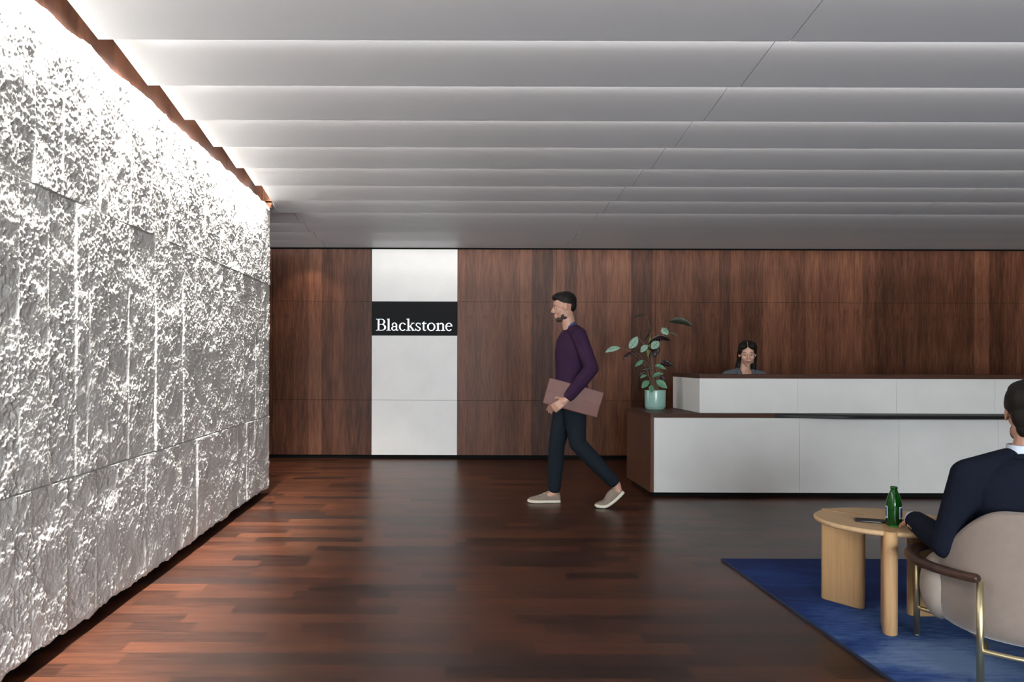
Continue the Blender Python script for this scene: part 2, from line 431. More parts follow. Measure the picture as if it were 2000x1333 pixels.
def stone_wall():
    # column spacing follows how the wall is looked at from the room: 4 mm near, 9 mm far
    ys = [1.3]
    while ys[-1] < YE:
        y = ys[-1]; ys.append(y+(.0125 if y < 2.5 else .0045+max(0, y-3.5)*.0012))
    ys[-1] = YE; Y = np.array(ys)
    joints = [.05, .703, 1.872, 2.585]
    Z = np.unique(np.concatenate([np.linspace(joints[0], joints[-1], 580)]+[[j-.0042, j-.0030, j+.0030, j+.0042] for j in joints[1:-1]]))
    YY, ZZ = np.meshgrid(Y, Z)
    lines = [[1.9, 2.35, 2.62, 2.893, 3.01, 3.30, 3.584, 3.82, 4.166, 4.45, 4.736, 5.02, 5.40, 5.66, 6.05, 6.32, 6.60, 6.88],
             [1.7, 2.2, 2.66, 2.922, 3.145, 3.376, 3.49, 3.70, 3.952, 4.30, 4.755, 4.99, 5.35, 5.62, 5.95, 6.22, 6.62, 6.9],
             [1.8, 2.3, 2.7, 3.033, 3.265, 3.617, 3.97, 4.30, 4.52, 4.86, 5.20, 5.55, 5.80, 6.2, 6.45, 6.8]]
    row = np.where(ZZ < joints[1], 0, np.where(ZZ < joints[2], 1, 2))
    wx = YY+.02*fbm(YY*9, ZZ*9, 5, 3); wz = ZZ+.02*fbm(YY*9+50, ZZ*9, 15, 3)
    H = np.zeros(YY.shape); fin = np.zeros(YY.shape)
    for r in range(3):
        m = row == r
        L = np.array([-9]+lines[r]+[99]); idx = np.searchsorted(L, Y)-1
        rs = np.random.RandomState(40+r); off = rs.rand(len(L))*37
        tilt = (rs.rand(len(L))-.5)*.04; lev = (rs.rand(len(L))-.5)*.008
        o = off[idx][None, :]; rough = (.8+.5*rs.rand(len(L)))[idx][None, :]
        # broken ribs: each strip between two saw lines has its own relief
        mid = ((L[:-1]+L[1:])/2)[np.clip(idx, 0, len(L)-2)]
        cx = np.clip(Y-mid, -.2, .2)[None, :]
        big, sml = ((.0085, .8), (.0055, 1.0), (.0055, 1.05))[r]
        h = fbm((YY+o)*5, ZZ*6+o, 60+r, 3)*big
        h += fbm((YY+o)*15, ZZ*19+o, 70+r, 2)*.0034*rough*sml
        crumb = np.clip(.62+1.6*fbm((YY+o)*7, ZZ*6, 120+r, 3), .12, 1.25)     # crumbly here, a clean break there
        h += facets((wx+o)*36, wz*46+o, 80+r)*.0022*rough*sml*crumb
        h += facets((wx+o)*75, wz*80+o, 86+r)*.0020*sml*crumb
        h += fbm((YY+o)*38, ZZ*46, 130+r, 2)*.0044*crumb*sml
        h += fbm((YY+o)*85, ZZ*100, 140+r, 2)*.0056*crumb*sml
        h += fbm(wx*3+o, wz*2.2, 90+r, 4)*.009+fbm(YY*60, ZZ*60, 95+r, 3)*.0022
        h += lev[idx][None, :]+tilt[idx][None, :]*cx
        H = np.where(m, h, H)
        for q, l in enumerate(lines[r]):
            w = .0044 if q % 2 else .0062
            a = .75 if q % 3 else .95
            # only part of the height keeps its saw-cut fin
            z0 = rs.rand()*.35; z1 = .65+rs.rand()*.5
            zr = (ZZ-joints[r])/(joints[r+1]-joints[r])
            f = np.exp(-((YY-l)/w)**2)*m*((zr > z0-.35) & (zr < z1))*a
            fin = np.maximum(fin, f)
    H = H*(1-fin)+fin*.0004
    H += (np.random.RandomState(3).rand(*H.shape)-.5)*.0022*(1-fin)
    # horizontal joints
    for j in joints[1:-1]:
        H = np.where(np.abs(ZZ-j) < .0032, -.07, H)
    # edges break back
    eb = .006*fbm(YY*14, YY*0, 21, 4)
    ed = np.minimum((ZZ-joints[0])/.03, 1)*np.minimum((joints[-1]-ZZ)/.045, 1)
    H = H*(.3+.7*np.clip(ed, 0, 1))-.014*(1-np.clip(ed, 0, 1))
    end = np.clip((YE-YY)/.03, 0, 1); H = H*end-.01*(1-end)
    Zo = ZZ+np.where(ZZ < .09, (.09-ZZ)/.04*(.008+.022*(fbm(YY*9, YY*0, 22, 4))), 0)+np.where(ZZ > 2.55, (ZZ-2.55)/.035*(.02*fbm(YY*7, YY*0, 23, 4)), 0)
    X = XL+H
    nz, ny = X.shape
    co = np.stack([X, YY, Zo], -1).reshape(-1, 3)
    # returns: top, bottom and far end run back into the core
    i = np.arange(nz*ny).reshape(nz, ny)
    quads = np.stack([i[:-1, :-1], i[:-1, 1:], i[1:, 1:], i[1:, :-1]], -1).reshape(-1, 4)
    extra = []; n0 = len(co)
    def strip(idx, rev):
        nonlocal co, extra, n0
        b = co[idx].copy(); b[:, 0] = -1.655
        co = np.concatenate([co, b]); k = np.arange(len(idx))+n0; n0 += len(idx)
        q = np.stack([idx[:-1], idx[1:], k[1:], k[:-1]], -1)
        extra.append(q[:, ::-1] if rev else q)
    strip(i[0, :], True); strip(i[-1, :], False); strip(i[:, -1], True); strip(i[:, 0], False)
    quads = np.concatenate([quads]+extra)
    me = bpy.data.meshes.new('wall_left')
    me.vertices.add(len(co)); me.vertices.foreach_set('co', co.astype(np.float32).ravel())
    me.loops.add(quads.size); me.loops.foreach_set('vertex_index', quads.astype(np.int32).ravel())
    me.polygons.add(len(quads)); me.polygons.foreach_set('loop_start', (np.arange(len(quads))*4).astype(np.int32))
    me.polygons.foreach_set('loop_total', np.full(len(quads), 4, np.int32))
    me.update(calc_edges=True); me.validate()
    me.materials.append(M['stone'])
    o = bpy.data.objects.new('wall_left', me); C.objects.link(o)
    return struct(o)
wl = stone_wall()
struct(obj('wall_left_near', B(-1.66, XL, YN, 1.3, .05, 2.585), 'stone'))

# ------------------------------------------------------------------ sign
sg = empty('wall_sign', (-.347, YB-.034, (zsn+1.923)/2))
tag(sg, 'black rectangular sign reading Blackstone in pale metal serif letters on the white stone wall strip', 'sign')
def up_(o, root):    # parent while keeping mesh in world coordinates
    o.parent = root; o.matrix_parent_inverse = Matrix.Translation(-Vector(root.location)); return o
up_(obj('sign_face', B(-.868, .174, YB-.042, YB-.0, zsn+.001, 1.922), 'sign'), sg)
def glyph(polys):
    bm = bmesh.new(); y0, y1 = YB-.052, YB-.042
    for p in polys:
        pts = []
        for u, v in p:
            x = 722+u/11.364; y = 585+v/11.364
            pts.append(((x-CX)*9.69/F, CAMZ+(CY-y+.4)*9.69/F))
        a = [bm.verts.new((x, y0, z)) for x, z in pts]; b = [bm.verts.new((x, y1, z)) for x, z in pts]
        n = len(pts); bm.faces.new(a); bm.faces.new(b[::-1])
        for i in range(n): bm.faces.new((a[i], b[i], b[(i+1) % n], a[(i+1) % n]))
    return bm
def R_(x0, x1, y0, y1): return [[(x0, y0), (x1, y0), (x1, y1), (x0, y1)]]
def arc(cx, cy, rx, ry, a0, a1, wx, wy, n=22):
    """strip between two ellipses: wx thick at the sides, wy at top and bottom; degrees, 0 right, 90 up"""
    out = []; pr = None
    for i in range(n+1):
        a = math.radians(a0+(a1-a0)*i/n); c, s = math.cos(a), -math.sin(a)
        q = ((cx+rx*c, cy+ry*s), (cx+(rx-wx)*c, cy+(ry-wy)*s))
        if pr: out.append([pr[0], q[0], q[1], pr[1]])
        pr = q
    return out
LT = {
 'B': R_(178, 214, 446, 700)+R_(140, 270, 445, 455)+R_(140, 262, 691, 702)+R_(212, 268, 560, 570)+arc(262, 507, 80, 62, -90, 90, 36, 10)+arc(262, 631, 100, 71, -90, 90, 40, 11),
 'l': R_(400, 437, 436, 698)+[[(372, 446), (437, 430), (437, 442), (400, 458)]]+R_(372, 466, 691, 702),
 'a': arc(546, 582, 60, 56, 0, 170, 30, 12)+R_(576, 606, 578, 672)+arc(612, 668, 36, 36, 180, 275, 30, 14)+[[(612, 690), (640, 682), (640, 690), (615, 704)]]+arc(535, 655, 56, 50, 60, 330, 30, 14)+[[(555, 612), (580, 600), (580, 612), (560, 622)]]+arc(505, 578, 17, 14, 0, 360, 17, 14, 12),
 'c': arc(730, 617, 82, 90, 45, 318, 34, 12)+arc(780, 560, 16, 14, 0, 360, 16, 14, 12),
 'k': R_(840, 876, 436, 698)+[[(805, 446), (876, 430), (876, 442), (840, 458)]]+R_(808, 905, 691, 702)+[[(876, 612), (946, 540), (960, 540), (884, 622)]]+R_(922, 990, 530, 541)+[[(884, 608), (908, 590), (988, 694), (948, 694)]]+R_(932, 1000, 691, 702),
 's': arc(1072, 573, 52, 45, 25, 215, 24, 11)+[[(1022, 590), (1042, 588), (1128, 640), (1108, 660)]]+arc(1075, 660, 58, 46, -150, 30, 26, 12)+[[(1112, 540), (1124, 535), (1124, 578), (1116, 578)]]+[[(1012, 655), (1022, 655), (1034, 694), (1012, 700)]],
 't': R_(1180, 1212, 520, 672)+[[(1180, 520), (1205, 498), (1212, 498), (1212, 524)]]+R_(1158, 1258, 534, 547)+arc(1222, 664, 42, 42, 180, 300, 32, 14)+[[(1225, 692), (1258, 680), (1258, 688), (1232, 706)]],
 'o': arc(1364, 617, 92, 90, 0, 360, 34, 12, 40),
 'n': R_(1497, 1532, 545, 698)+[[(1466, 548), (1532, 527), (1532, 548), (1497, 560)]]+R_(1468, 1566, 691, 702)+arc(1588, 585, 58, 57, 0, 150, 34, 16)+R_(1612, 1646, 583, 698)+R_(1582, 1670, 691, 702),
 'e': arc(1757, 617, 78, 90, 6, 322, 32, 12)+R_(1690, 1828, 598, 609),
}
for ch in 'Blackstone':
    up_(obj('letter', glyph(LT[ch]), 'steel'), sg)

# ------------------------------------------------------------------ reception desk
dk = empty('reception_desk', (3.4, 7.45, 0))
tag(dk, 'long reception desk faced in off-white stone with dark walnut end and ledge', 'desk')
def D(name, bm, mat, smooth=False, par=None): 
    o = obj(name, bm, mat, None, smooth); o.parent = par or dk
    if not par: o.matrix_parent_inverse = Matrix.Translation(-Vector(dk.location))
    return o
XD = 6.5
D('plinth', B(1.87, XD-.05, 7.045, 7.86, 0, .046), 'black')
D('carcass', B(1.86, XD, 7.02, 7.88, .044, .704), 'desk_side')
D('end_panel', B(1.834, 1.8615, 7.0, 7.90, .044, .704), 'desk_side')
D('ledge_top', B(1.834, XD, 7.0, 7.90, .704, .739), 'desk_wood')
lx = [1.863, 3.148, 4.024, 4.898, 5.772, XD]
for a, b in zip(lx, lx[1:]): D('stone_panel', B(a+.001, b-.001, 6.999, 7.021, .044, .702), 'desk_stone')
# upper screen, set back from the end
D('upper_core', B(2.30, XD, 7.06, 7.20, .739, 1.05), 'black')
D('upper_side_core', B(2.30, 2.42, 7.06, 7.85, .739, 1.05), 'black')
ux = [2.282, 3.148, 4.024, 4.898, 5.772, XD]
for a, b in zip(ux, ux[1:]): D('stone_panel', B(a+.001, b-.001, 7.04, 7.062, .743, 1.05), 'desk_stone')
D('side_stone_panel', B(2.28, 2.301, 7.041, 7.86, .743, 1.05), 'white_stone')
bm = B(2.274, XD, 7.034, 7.24, 1.05, 1.087); box(bm, 2.274, 2.46, 7.235, 7.87, 1.05, 1.087)
D('cap', bm, 'desk_wood')
# black ledge that grows out of the walnut one
def ledge():
    bm = bmesh.new(); pts = []
    xs = [2.93+.62*(i/24) for i in range(25)]
    for x in xs:
        t = (x-2.93)/.62; pts.append((x, 7.0-.17*(t*t*(3-2*t))))
    pts += [(5.30, 6.83), (5.42, 6.86), (5.46, 6.93), (5.47, 7.0)]
    rings = []
    for x, y in pts:
        w = max(7.0-y, .001); rings.append([Vector((x, 7.002, .7405)), Vector((x, y+min(.02, w*.4), .7405)), Vector((x, y, .732)), Vector((x, y, .712)), Vector((x, y+min(.03, w*.5), .703)), Vector((x, 7.002, .703))])
    return loft(bm, rings)
D('ledge_rail', ledge(), 'rail')
# working top inside
D('worktop', B(2.44, XD, 7.22, 7.895, .740, .745), 'desk_wood')

# ------------------------------------------------------------------ potted plant
pc = Vector((2.050, 7.66, .739))
pl = empty('potted_plant', pc)
tag(pl, 'potted prayer plant with striped leaves in a pale green pot on the desk end', 'plant')
def L_(name, bm, mat, smooth=True):
    o = obj(name, bm, mat, None, smooth); o.parent = pl; o.matrix_parent_inverse = Matrix.Translation(-pc); return o
L_('pot', lathe(bmesh.new(), [(.02, 0.0), (.086, 0.0), (.0865, .006), (.094, .016), (.098, .03), (.0995, .18), (.0985, .184), (.095, .184), (.0935, .17), (.092, .15), (.02, .15)], pc, 48), 'pot')
L_('soil', lathe(bmesh.new(), [(.001, .152), (.05, .160), (.0915, .154), (.0915, .149), (.001, .149)], pc, 32), 'soil')
def lp(u, v, dy=0): 
    d = 7.66+dy
    return at(1160+u/5.332, 580+v/5.332, d)
def leaf(base, tip, w, mat, droop=.15, roll=0.0, dy0=0, dy1=0, face=1):
    """leaf blade from base to tip; width w in metres"""
    b, t = lp(*base, dy0), lp(*tip, dy1); ax = t-b; Ln = ax.length
    f = Vector((0, -1, 0)); f = (f-ax.normalized()*f.dot(ax.normalized())).normalized()
    sd = ax.normalized().cross(f)
    R = Matrix.Rotation(roll, 3, ax.normalized()); sd = R @ sd; nn = sd.cross(ax.normalized())
    bm = bmesh.new(); uvl = bm.loops.layers.uv.new('UVMap'); n, m = 14, 6; G = []
    bow = Vector((0, 0, 1)) if abs(ax.normalized().z) < .8 else Vector((1 if base[0] > 570 else -1, 0, 0))
    for i in range(n+1):
        s = i/n; wd = w*.5*(math.sin(PI*min(1, s*.97+.015))**.75)*(1.12-.35*s)
        c = b+ax*s+bow*(droop*Ln*4*s*(1-s)*.5)
        G.append([bm.verts.new(c+sd*(wd*q)+nn*(-abs(q)*wd*.25+.004*math.sin(s*22+q*3)*abs(q))) for q in [(j/m-.5)*2 for j in range(m+1)]])
    for i in range(n):
        for j in range(m):
            fc = bm.faces.new((G[i][j], G[i][j+1], G[i+1][j+1], G[i+1][j]))
            for lo, (a, c) in zip(fc.loops, ((i, j), (i, j+1), (i+1, j+1), (i+1, j))): lo[uvl].uv = (c/m, a/n)
    bm.normal_update()
    if sum((fc.normal.y for fc in bm.faces))*face > 0: bmesh.ops.reverse_faces(bm, faces=bm.faces[:])
    me = bpy.data.meshes.new('leaf'); bm.to_mesh(me); bm.free(); me.materials.append(M[mat])
    for p in me.polygons: p.use_smooth = True
    o = bpy.data.objects.new('leaf', me); C.objects.link(o); o.parent = pl; o.matrix_parent_inverse = Matrix.Translation(-pc)
    sdf = o.modifiers.new('thickness', 'SOLIDIFY'); sdf.thickness = .0006
    return b
K = 7.66/F/5.332
leaves = [  # base, tip, width(px of the crop), material, droop, roll, dy0, dy1, soil x
 ((548, 180), (402, 222), 34, 'leaf_d', .18, .9, .05, -.02, 590),
 ((778, 252), (1032, 306), 82, 'leaf_d', .26, .55, -.02, -.08, 640),
 ((716, 312), (770, 388), 92, 'leaf_l', .0, -.35, -.04, -.08, 635),
 ((800, 365), (868, 404), 18, 'leaf_g', .1, 1.0, 0, .05, 640),
 ((512, 468), (597, 320), 30, 'leaf_d', -.08, .7, 0, 0, 575),
 ((572, 632), (590, 408), 52, 'leaf_y', .0, .3, 0, 0, 590),
 ((560, 498), (806, 452), 92, 'leaf_p', .36, .75, -.02, -.06, 600),
 ((676, 456), (600, 536), 88, 'leaf_l', .05, .2, -.05, -.09, 610),
 ((556, 496), (488, 572), 64, 'leaf_l', .1, .3, -.05, -.08, 570),
 ((452, 408), (368, 530), 88, 'leaf_l', -.15, .3, -.03, -.07, 560),
 ((272, 524), (118, 574), 60, 'leaf_l', .16, .3, -.03, -.05, 560),
 ((118, 574), (92, 612), 16, 'leaf_p', .1, .3, -.05, -.05, None),
 ((426, 566), (298, 646), 42, 'leaf_p', .2, .5, .05, .03, 565),
 ((682, 520), (574, 632), 80, 'leaf_p', .0, .3, -.01, -.03, 620),
 ((550, 520), (640, 545), 46, 'leaf_p', -.1, .5, -.03, -.03, 590),
 ((516, 656), (430, 722), 46, 'leaf_g', .1, .3, -.04, -.08, 575),
 ((634, 708), (750, 752), 44, 'leaf_g', .14, .4, -.04, -.08, 620),
 ((660, 700), (800, 720), 46, 'leaf_p', .16, .5, .03, .05, 630),
 ((710, 655), (842, 730), 34, 'leaf_p', .1, .4, .08, .08, 640),
 ((592, 735), (505, 752), 40, 'leaf_p', .1, .4, .03, .04, 585),
 ((522, 775), (470, 808), 32, 'leaf_p', .1, .4, .03, .04, 580),
 ((550, 808), (484, 842), 36, 'leaf_g', .2, .5, -.03, -.06, 580),
 ((610, 832), (726, 798), 50, 'leaf_g', .2, .4, -.03, -.07, 610),
 ((576, 870), (500, 944), 66, 'leaf_g', .1, .2, -.05, -.10, 585),
 ((650, 866), (762, 950), 76, 'leaf_g', .12, .2, -.05, -.10, 620),
 ((600, 912), (602, 992), 60, 'leaf_g', .0, .0, -.06, -.115, 600),
 ((690, 820), (735, 880), 60, 'leaf_p', .1, .4, .05, .06, 640),
]
for b, t, w, mt, dr, rl, d0, d1, sx in leaves:
    bp = leaf(b, t, w*K, mt, dr, rl, d0, d1, face=1)
    if sx:
        root = Vector((pc.x+(sx-605)*K*.9, pc.y+d0*.6, pc.z+.152))
        side = .25 if b[1] < 700 else .1
        mid1 = root.lerp(bp, .45)+Vector((-(bp.x-root.x)*.30, 0, .02)); mid2 = root.lerp(bp, .8)+Vector((-(bp.x-root.x)*side, 0, .025))
        L_('stem', tube(bmesh.new(), smooth_path([root, mid1, mid2, bp], 5), .0018, 6), 'stem')

# ------------------------------------------------------------------ rug
rg = empty('area_rug', (3.2, 3.0, 0))
tag(rg, 'large blue rug with mottled pile under the round table and armchair', 'rug')
def rug():
    bm = B(1.69, 5.2, 1.2, 4.78, .001, .0125); 
    return bm
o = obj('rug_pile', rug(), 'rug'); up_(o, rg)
bm = bmesh.new()
for a in ((1.682, 1.692, 1.2, 4.785), (1.682, 5.2, 4.778, 4.788)): box(bm, *a, 0, .011)
up_(obj('edge_binding', bm, 'rug_edge'), rg)
RZ = .0125
# ------------------------------------------------------------------ side table
tc = Vector((2.08, 3.72, RZ)); TT = .462
tb = empty('side_table', tc)
tag(tb, 'round pale oak side table with three slab legs on the blue rug', 'table')
up_(obj('tabletop', lathe(bmesh.new(), [(.001, TT-.024), (.296, TT-.024), (.305, TT-.019), (.309, TT-.011), (.307, TT-.004), (.302, TT), (.001, TT)], (tc.x, tc.y, 0), 72), 'oak_top', None, False), tb)
for ang in (120.5, 244, 2):
    a = math.radians(ang); r = Vector((math.cos(a), math.sin(a), 0)); s = Vector((-math.sin(a), math.cos(a), 0))
    bm = bmesh.new(); rings = []
    for z, e in ((RZ, -.006), (RZ+.005, 0), (TT-.004, 0), (TT+.001, -.005)):
        pr = []
        for i in range(32):
            th = 2*PI*i/32; ca, sa = math.cos(th), math.sin(th)
            u = (math.copysign(1, ca)*(.11-.029)+ca*.029) if abs(ca) > 1e-6 else 0
            pr.append(Vector((tc.x, tc.y, 0))+r*(.215+(u*(1+e*8)))+s*(sa*(.029+e))+Vector((0, 0, z)))
        rings.append(pr)
    up_(obj('leg', loft(bm, rings), 'oak', None, True), tb)
for o in tb.children:
    for p in o.data.polygons: p.use_smooth = abs(p.normal.z) < .6

# bottle
bc = Vector((2.025, 3.56, TT+.0005))
bt = empty('glass_bottle', bc); tag(bt, 'small green glass water bottle standing on the round oak table', 'bottle')
prof = [(.001, .004), (.022, .0), (.029, .003), (.0315, .012), (.032, .03), (.0322, .095), (.0318, .102), (.026, .13), (.0165, .155), (.0135, .163), (.0135, .168), (.0150, .169), (.0150, .178), (.012, .179), (.0110, .175), (.0115, .160), (.0145, .150), (.024, .126), (.0290, .100), (.0292, .012), (.026, .008), (.001, .010)]
up_(obj('glass_body', lathe(bmesh.new(), prof, bc, 40), 'glass', None, True), bt)
def wrap(a0, a1, z0, z1, r, th=.0004):
    bm = bmesh.new(); n = 14; rings = []
    for i in range(n+1):
        a = math.radians(a0+(a1-a0)*i/n); c, s = math.cos(a), math.sin(a)
        rings.append([bc+Vector((c*r, s*r, z0)), bc+Vector((c*(r+th), s*(r+th), z0)), bc+Vector((c*(r+th), s*(r+th), z1)), bc+Vector((c*r, s*r, z1))])
    return loft(bm, rings)
vd = math.degrees(math.atan2(-bc.y, -bc.x))   # towards the room's entrance side
for a0, a1 in ((vd+40, vd+100), (vd-105, vd-48)):
    lb = up_(obj('label', wrap(a0, a1, .038, .092, .0325), 'label'), bt)
    pr = obj('label_print', wrap(a0+8, a1-8, .045, .086, .0329), 'label_blue'); pr.parent = lb
# folio and phone
def slab(c, L, W, T, ang, name, mat, bev=.003, top=None):
    bm = B(-L/2, L/2, -W/2, W/2, 0, T, bev=bev); o = obj(name, bm, mat, None, True)
    return o
fo = empty('leather_wallet', (2.135, 3.60, TT+.0005)); fo.rotation_euler = (0, 0, math.radians(-28))
tag(fo, 'closed brown leather wallet on the oak table between bottle and hand', 'wallet')
o = slab(0, .12, .085, .013, 0, 'cover', 'folio', .002); o.parent = fo
o = obj('pages', B(-.056, .057, -.039, .0405, .004, .009), 'phone'); o.parent = fo
ph = empty('phone', (2.04, 3.655, TT+.0005)); ph.rotation_euler = (0, 0, math.radians(-20))
tag(ph, 'black phone lying flat on the oak table behind the green bottle', 'phone')
o = slab(0, .148, .072, .008, 0, 'case', 'phone', .003); o.parent = ph
o = obj('screen', B(-.069, .069, -.032, .032, .0079, .0083), 'rail'); o.parent = ph
ph.location = (1.985, 3.665, TT+.0005)

# ------------------------------------------------------------------ armchair
cc = Vector((2.31, 3.10, RZ)); CA = math.atan2(.161, .987)   # heading, clockwise from +Y
ch = empty('armchair', cc); ch.rotation_euler = (0, 0, -CA)
tag(ch, 'low taupe upholstered barrel armchair with dark wood arms and brass legs on the blue rug', 'armchair')
def CH(name, bm, mat, smooth=True, par=None):
    o = obj(name, bm, mat, None, smooth); o.parent = par or ch; return o
# local frame: +y forward, +x right, z from rug top
def shell():
    """upholstered tub: outer surface, rolled rim and inner surface; open to the front"""
    bm = bmesh.new(); N = 40; rings = []
    A0 = math.radians(34)                 # half opening at the front
    for i in range(N+1):
        th = -PI/2+(-1+2*i/N)*(PI-A0)      # around the back (-y)
        k = abs(-1+2*i/N)                  # 0 at the back, 1 at the front ends
        c, s = math.cos(th), math.sin(th)
        top = .645-.02*k-.43*max(0, (k-.36)/.64)**1.15 if k > .36 else .645-.02*k
        if k > .30:
            q = (k-.30)/.70; top = .639-.40*(q*q*(3-2*q))**.9
        R = .345
        prof = []
        zb = .145
        H = top-zb
        # outside going up
        prof += [(R*.62, zb-.012), (R*.82, zb-.004), (R*.93, zb+.028), (R*.99, zb+.085)]
        for f in (.35, .5, .65, .8, .92): prof.append((R*(1.0-.12*max(0, f-.35)**1.3), zb+H*f if H*f > .12 else zb+.12+.001*f*100*H*.1))
        prof += [(R*.93-.002, top-.012), (R*.91-.01, top-.002), (R*.89-.018, top), (R*.87-.026, top-.006), (R*.855-.032, top-.02)]
        for f in (.8, .5, .25): prof.append((R*.80, zb+.13+(top-zb-.15)*f))
        prof += [(R*.78, zb+.14), (R*.6, zb+.12)]
        rings.append([Vector((c*r, s*r*1.0+.01, z)) for r, z in prof])
    loft(bm, rings)
    return bm
sh = CH('backrest', shell(), 'velvet')
sb = sh.modifiers.new('sub', 'SUBSURF'); sb.levels = 1; sb.render_levels = 2
def cushion(bm, z0, z1, r, ys=1.0, y0=0.0):
    rings = []
    for rr, z in ((.5, z0), (.85, z0+.002), (.97, z0+.02), (1.0, (z0+z1)/2), (.97, z1-.02), (.85, z1-.003), (.5, z1)):
        rings.append([Vector((math.cos(a)*r*rr, y0+math.sin(a)*r*rr*ys, z)) for a in [2*PI*i/40 for i in range(40)]])
    return loft(bm, rings)
CH('seat_base', cushion(bmesh.new(), .142, .25, .275, 1.05, .03), 'velvet_side')
CH('seat', cushion(bmesh.new(), .245, .335, .265, 1.12, .045), 'velvet')
# side gussets at the front ends of the tub, pale from painted-in light
for sgn in (-1, 1):
    bm = bmesh.new(); ell(bm, (sgn*.285, .115, .275), (.075, .15, .135), Matrix.Rotation(sgn*.35, 3, 'Z'))
    CH('side_panel', bm, 'velvet_side')
for sgn in (-1, 1):
    # bent wooden arm
    pts = []
    for i in range(15):
        a = math.radians(216-i*(216-124)/14) if sgn < 0 else math.radians(-36+i*(56+36)/14)
        rr = .392+.02*math.cos(math.radians((i-7)*12))
        pts.append(Vector((math.cos(a)*rr, math.sin(a)*rr*1.06+.0, .395-.008*i/14)))
    pts = smooth_path(pts, 2)
    rad = [(.020+.006*math.sin(PI*i/(len(pts)-1)), .0165) for i in range(len(pts))]
    d0 = (pts[0]-pts[1]).normalized(); d1 = (pts[-1]-pts[-2]).normalized()
    pts = [pts[0]+d0*.014, pts[0]+d0*.009]+pts+[pts[-1]+d1*.009, pts[-1]+d1*.014]
    rad = [(.008, .006), (.016, .0125)]+rad+[(.016, .0125), (.008, .006)]
    CH('armrest', tube(bmesh.new(), pts, rad, 14, p=.75), 'arm_wood')
    for nm, (lx_, ly_) in (('leg', (sgn*.305, -.25)), ('leg', (sgn*.30, .305))):
        lg = CH(nm, tube(bmesh.new(), [(lx_, ly_, 0.006), (lx_, ly_, .385)], .0125, 18), 'brass')
        CH('foot_cap', tube(bmesh.new(), [(lx_, ly_, 0), (lx_, ly_, .008)], .0105, 16), 'alu', True, lg)
    CH('side_stretcher', tube(bmesh.new(), smooth_path([(sgn*.305, -.25, .122), (sgn*.23, -.13, .118), (sgn*.21, .05, .118), (sgn*.23, .2, .118), (sgn*.30, .305, .122)], 4), .009, 12), 'brass')
bp_ = [(-.305, -.25, .132), (-.19, -.33, .132), (0, -.365, .132), (.19, -.33, .132), (.305, -.25, .132)]
CH('rear_stretcher', tube(bmesh.new(), smooth_path(bp_, 5), .0095, 12), 'brass')

# ------------------------------------------------------------------ people
def head_parts(bm, Mh, female=False, beard=False):
    """head prims; local x right, y forward, z up, origin at the centre of the head"""
    R = Mh.to_3x3()
    def E(c, r, rot=None): ell(bm, Mh @ Vector(c), r, R @ (rot or Matrix.Identity(3)), 24)
    def K_(a, ra, b, rb): cap(bm, Mh @ Vector(a), ra, Mh @ Vector(b), rb)
    j = .9 if female else 1.0
    E((0, -.014, .032), (.074, .094, .086)); E((0, .020, .030), (.066, .064, .070))
    E((0, .026, -.028), (.056*j, .060, .072)); E((0, .020, -.062), (.046*j, .056, .042))
    E((0, .060, -.092), (.021*j, .020, .017))
    for s in (-1, 1):
        E((s*.036, .052, -.020), (.024, .026, .026))                 # cheeks
        E((s*.030, .074, .031), (.024, .011, .008))                  # brow ridge
        E((s*.045*j, .000, -.066), (.017, .035, .024))               # jaw
        E((s*.0735, -.004, .000), (.007, .017, .029), Matrix.Rotation(.25, 3, 'X')@Matrix.Rotation(s*.25, 3, 'Z'))  # ears
        E((s*.012, .094, -.026), (.008, .010, .007))                 # nostrils
    K_((0, .080, .020), .008, (0, .103, -.018), .011)
    E((0, .082, -.052), (.024, .014, .016)); E((0, .076, -.070), (.022, .014, .010))
def face_details(root, Mh, skin, female=False, closed=True):
    def add(name, mat, fn, par=None):
        bm = bmesh.new(); fn(bm); o = obj(name, bm, mat, None, True)
        o.parent = root; o.matrix_parent_inverse = Matrix.Translation(-Vector(root.location)); return o
    R = Mh.to_3x3(); E = lambda bm, c, r, rot=None: ell(bm, Mh @ Vector(c), r, R @ (rot or Matrix.Identity(3)), 20)
    for s in (-1, 1):
        add('eye', 'eye', lambda bm: E(bm, (s*.030, .0735, .010), (.0125, .0105, .0065)))
        add('iris', 'iris', lambda bm: E(bm, (s*.030, .0805, .0075), (.0058, .005, .0048)))
        add('eyelid', skin, lambda bm: E(bm, (s*.030, .0745, .0155), (.0145, .0118, .0062)))
        add('eyelash', 'brow', lambda bm: E(bm, (s*.030, .0830, .0112), (.0130, .0036, .0013)))
        add('eyebrow', 'brow', lambda bm: E(bm, (s*.031, .0835, .0325), (.0175, .0040, .0024), Matrix.Rotation(s*-.10, 3, 'Y')))
    add('lips', 'lips', lambda bm: (E(bm, (0, .0925, -.0500), (.021, .0062, .0042)), E(bm, (0, .0905, -.0590), (.018, .0068, .0056))))
    add('mouth_line', 'brow', lambda bm: E(bm, (0, .0965, -.0543), (.018, .0022, .0010)))
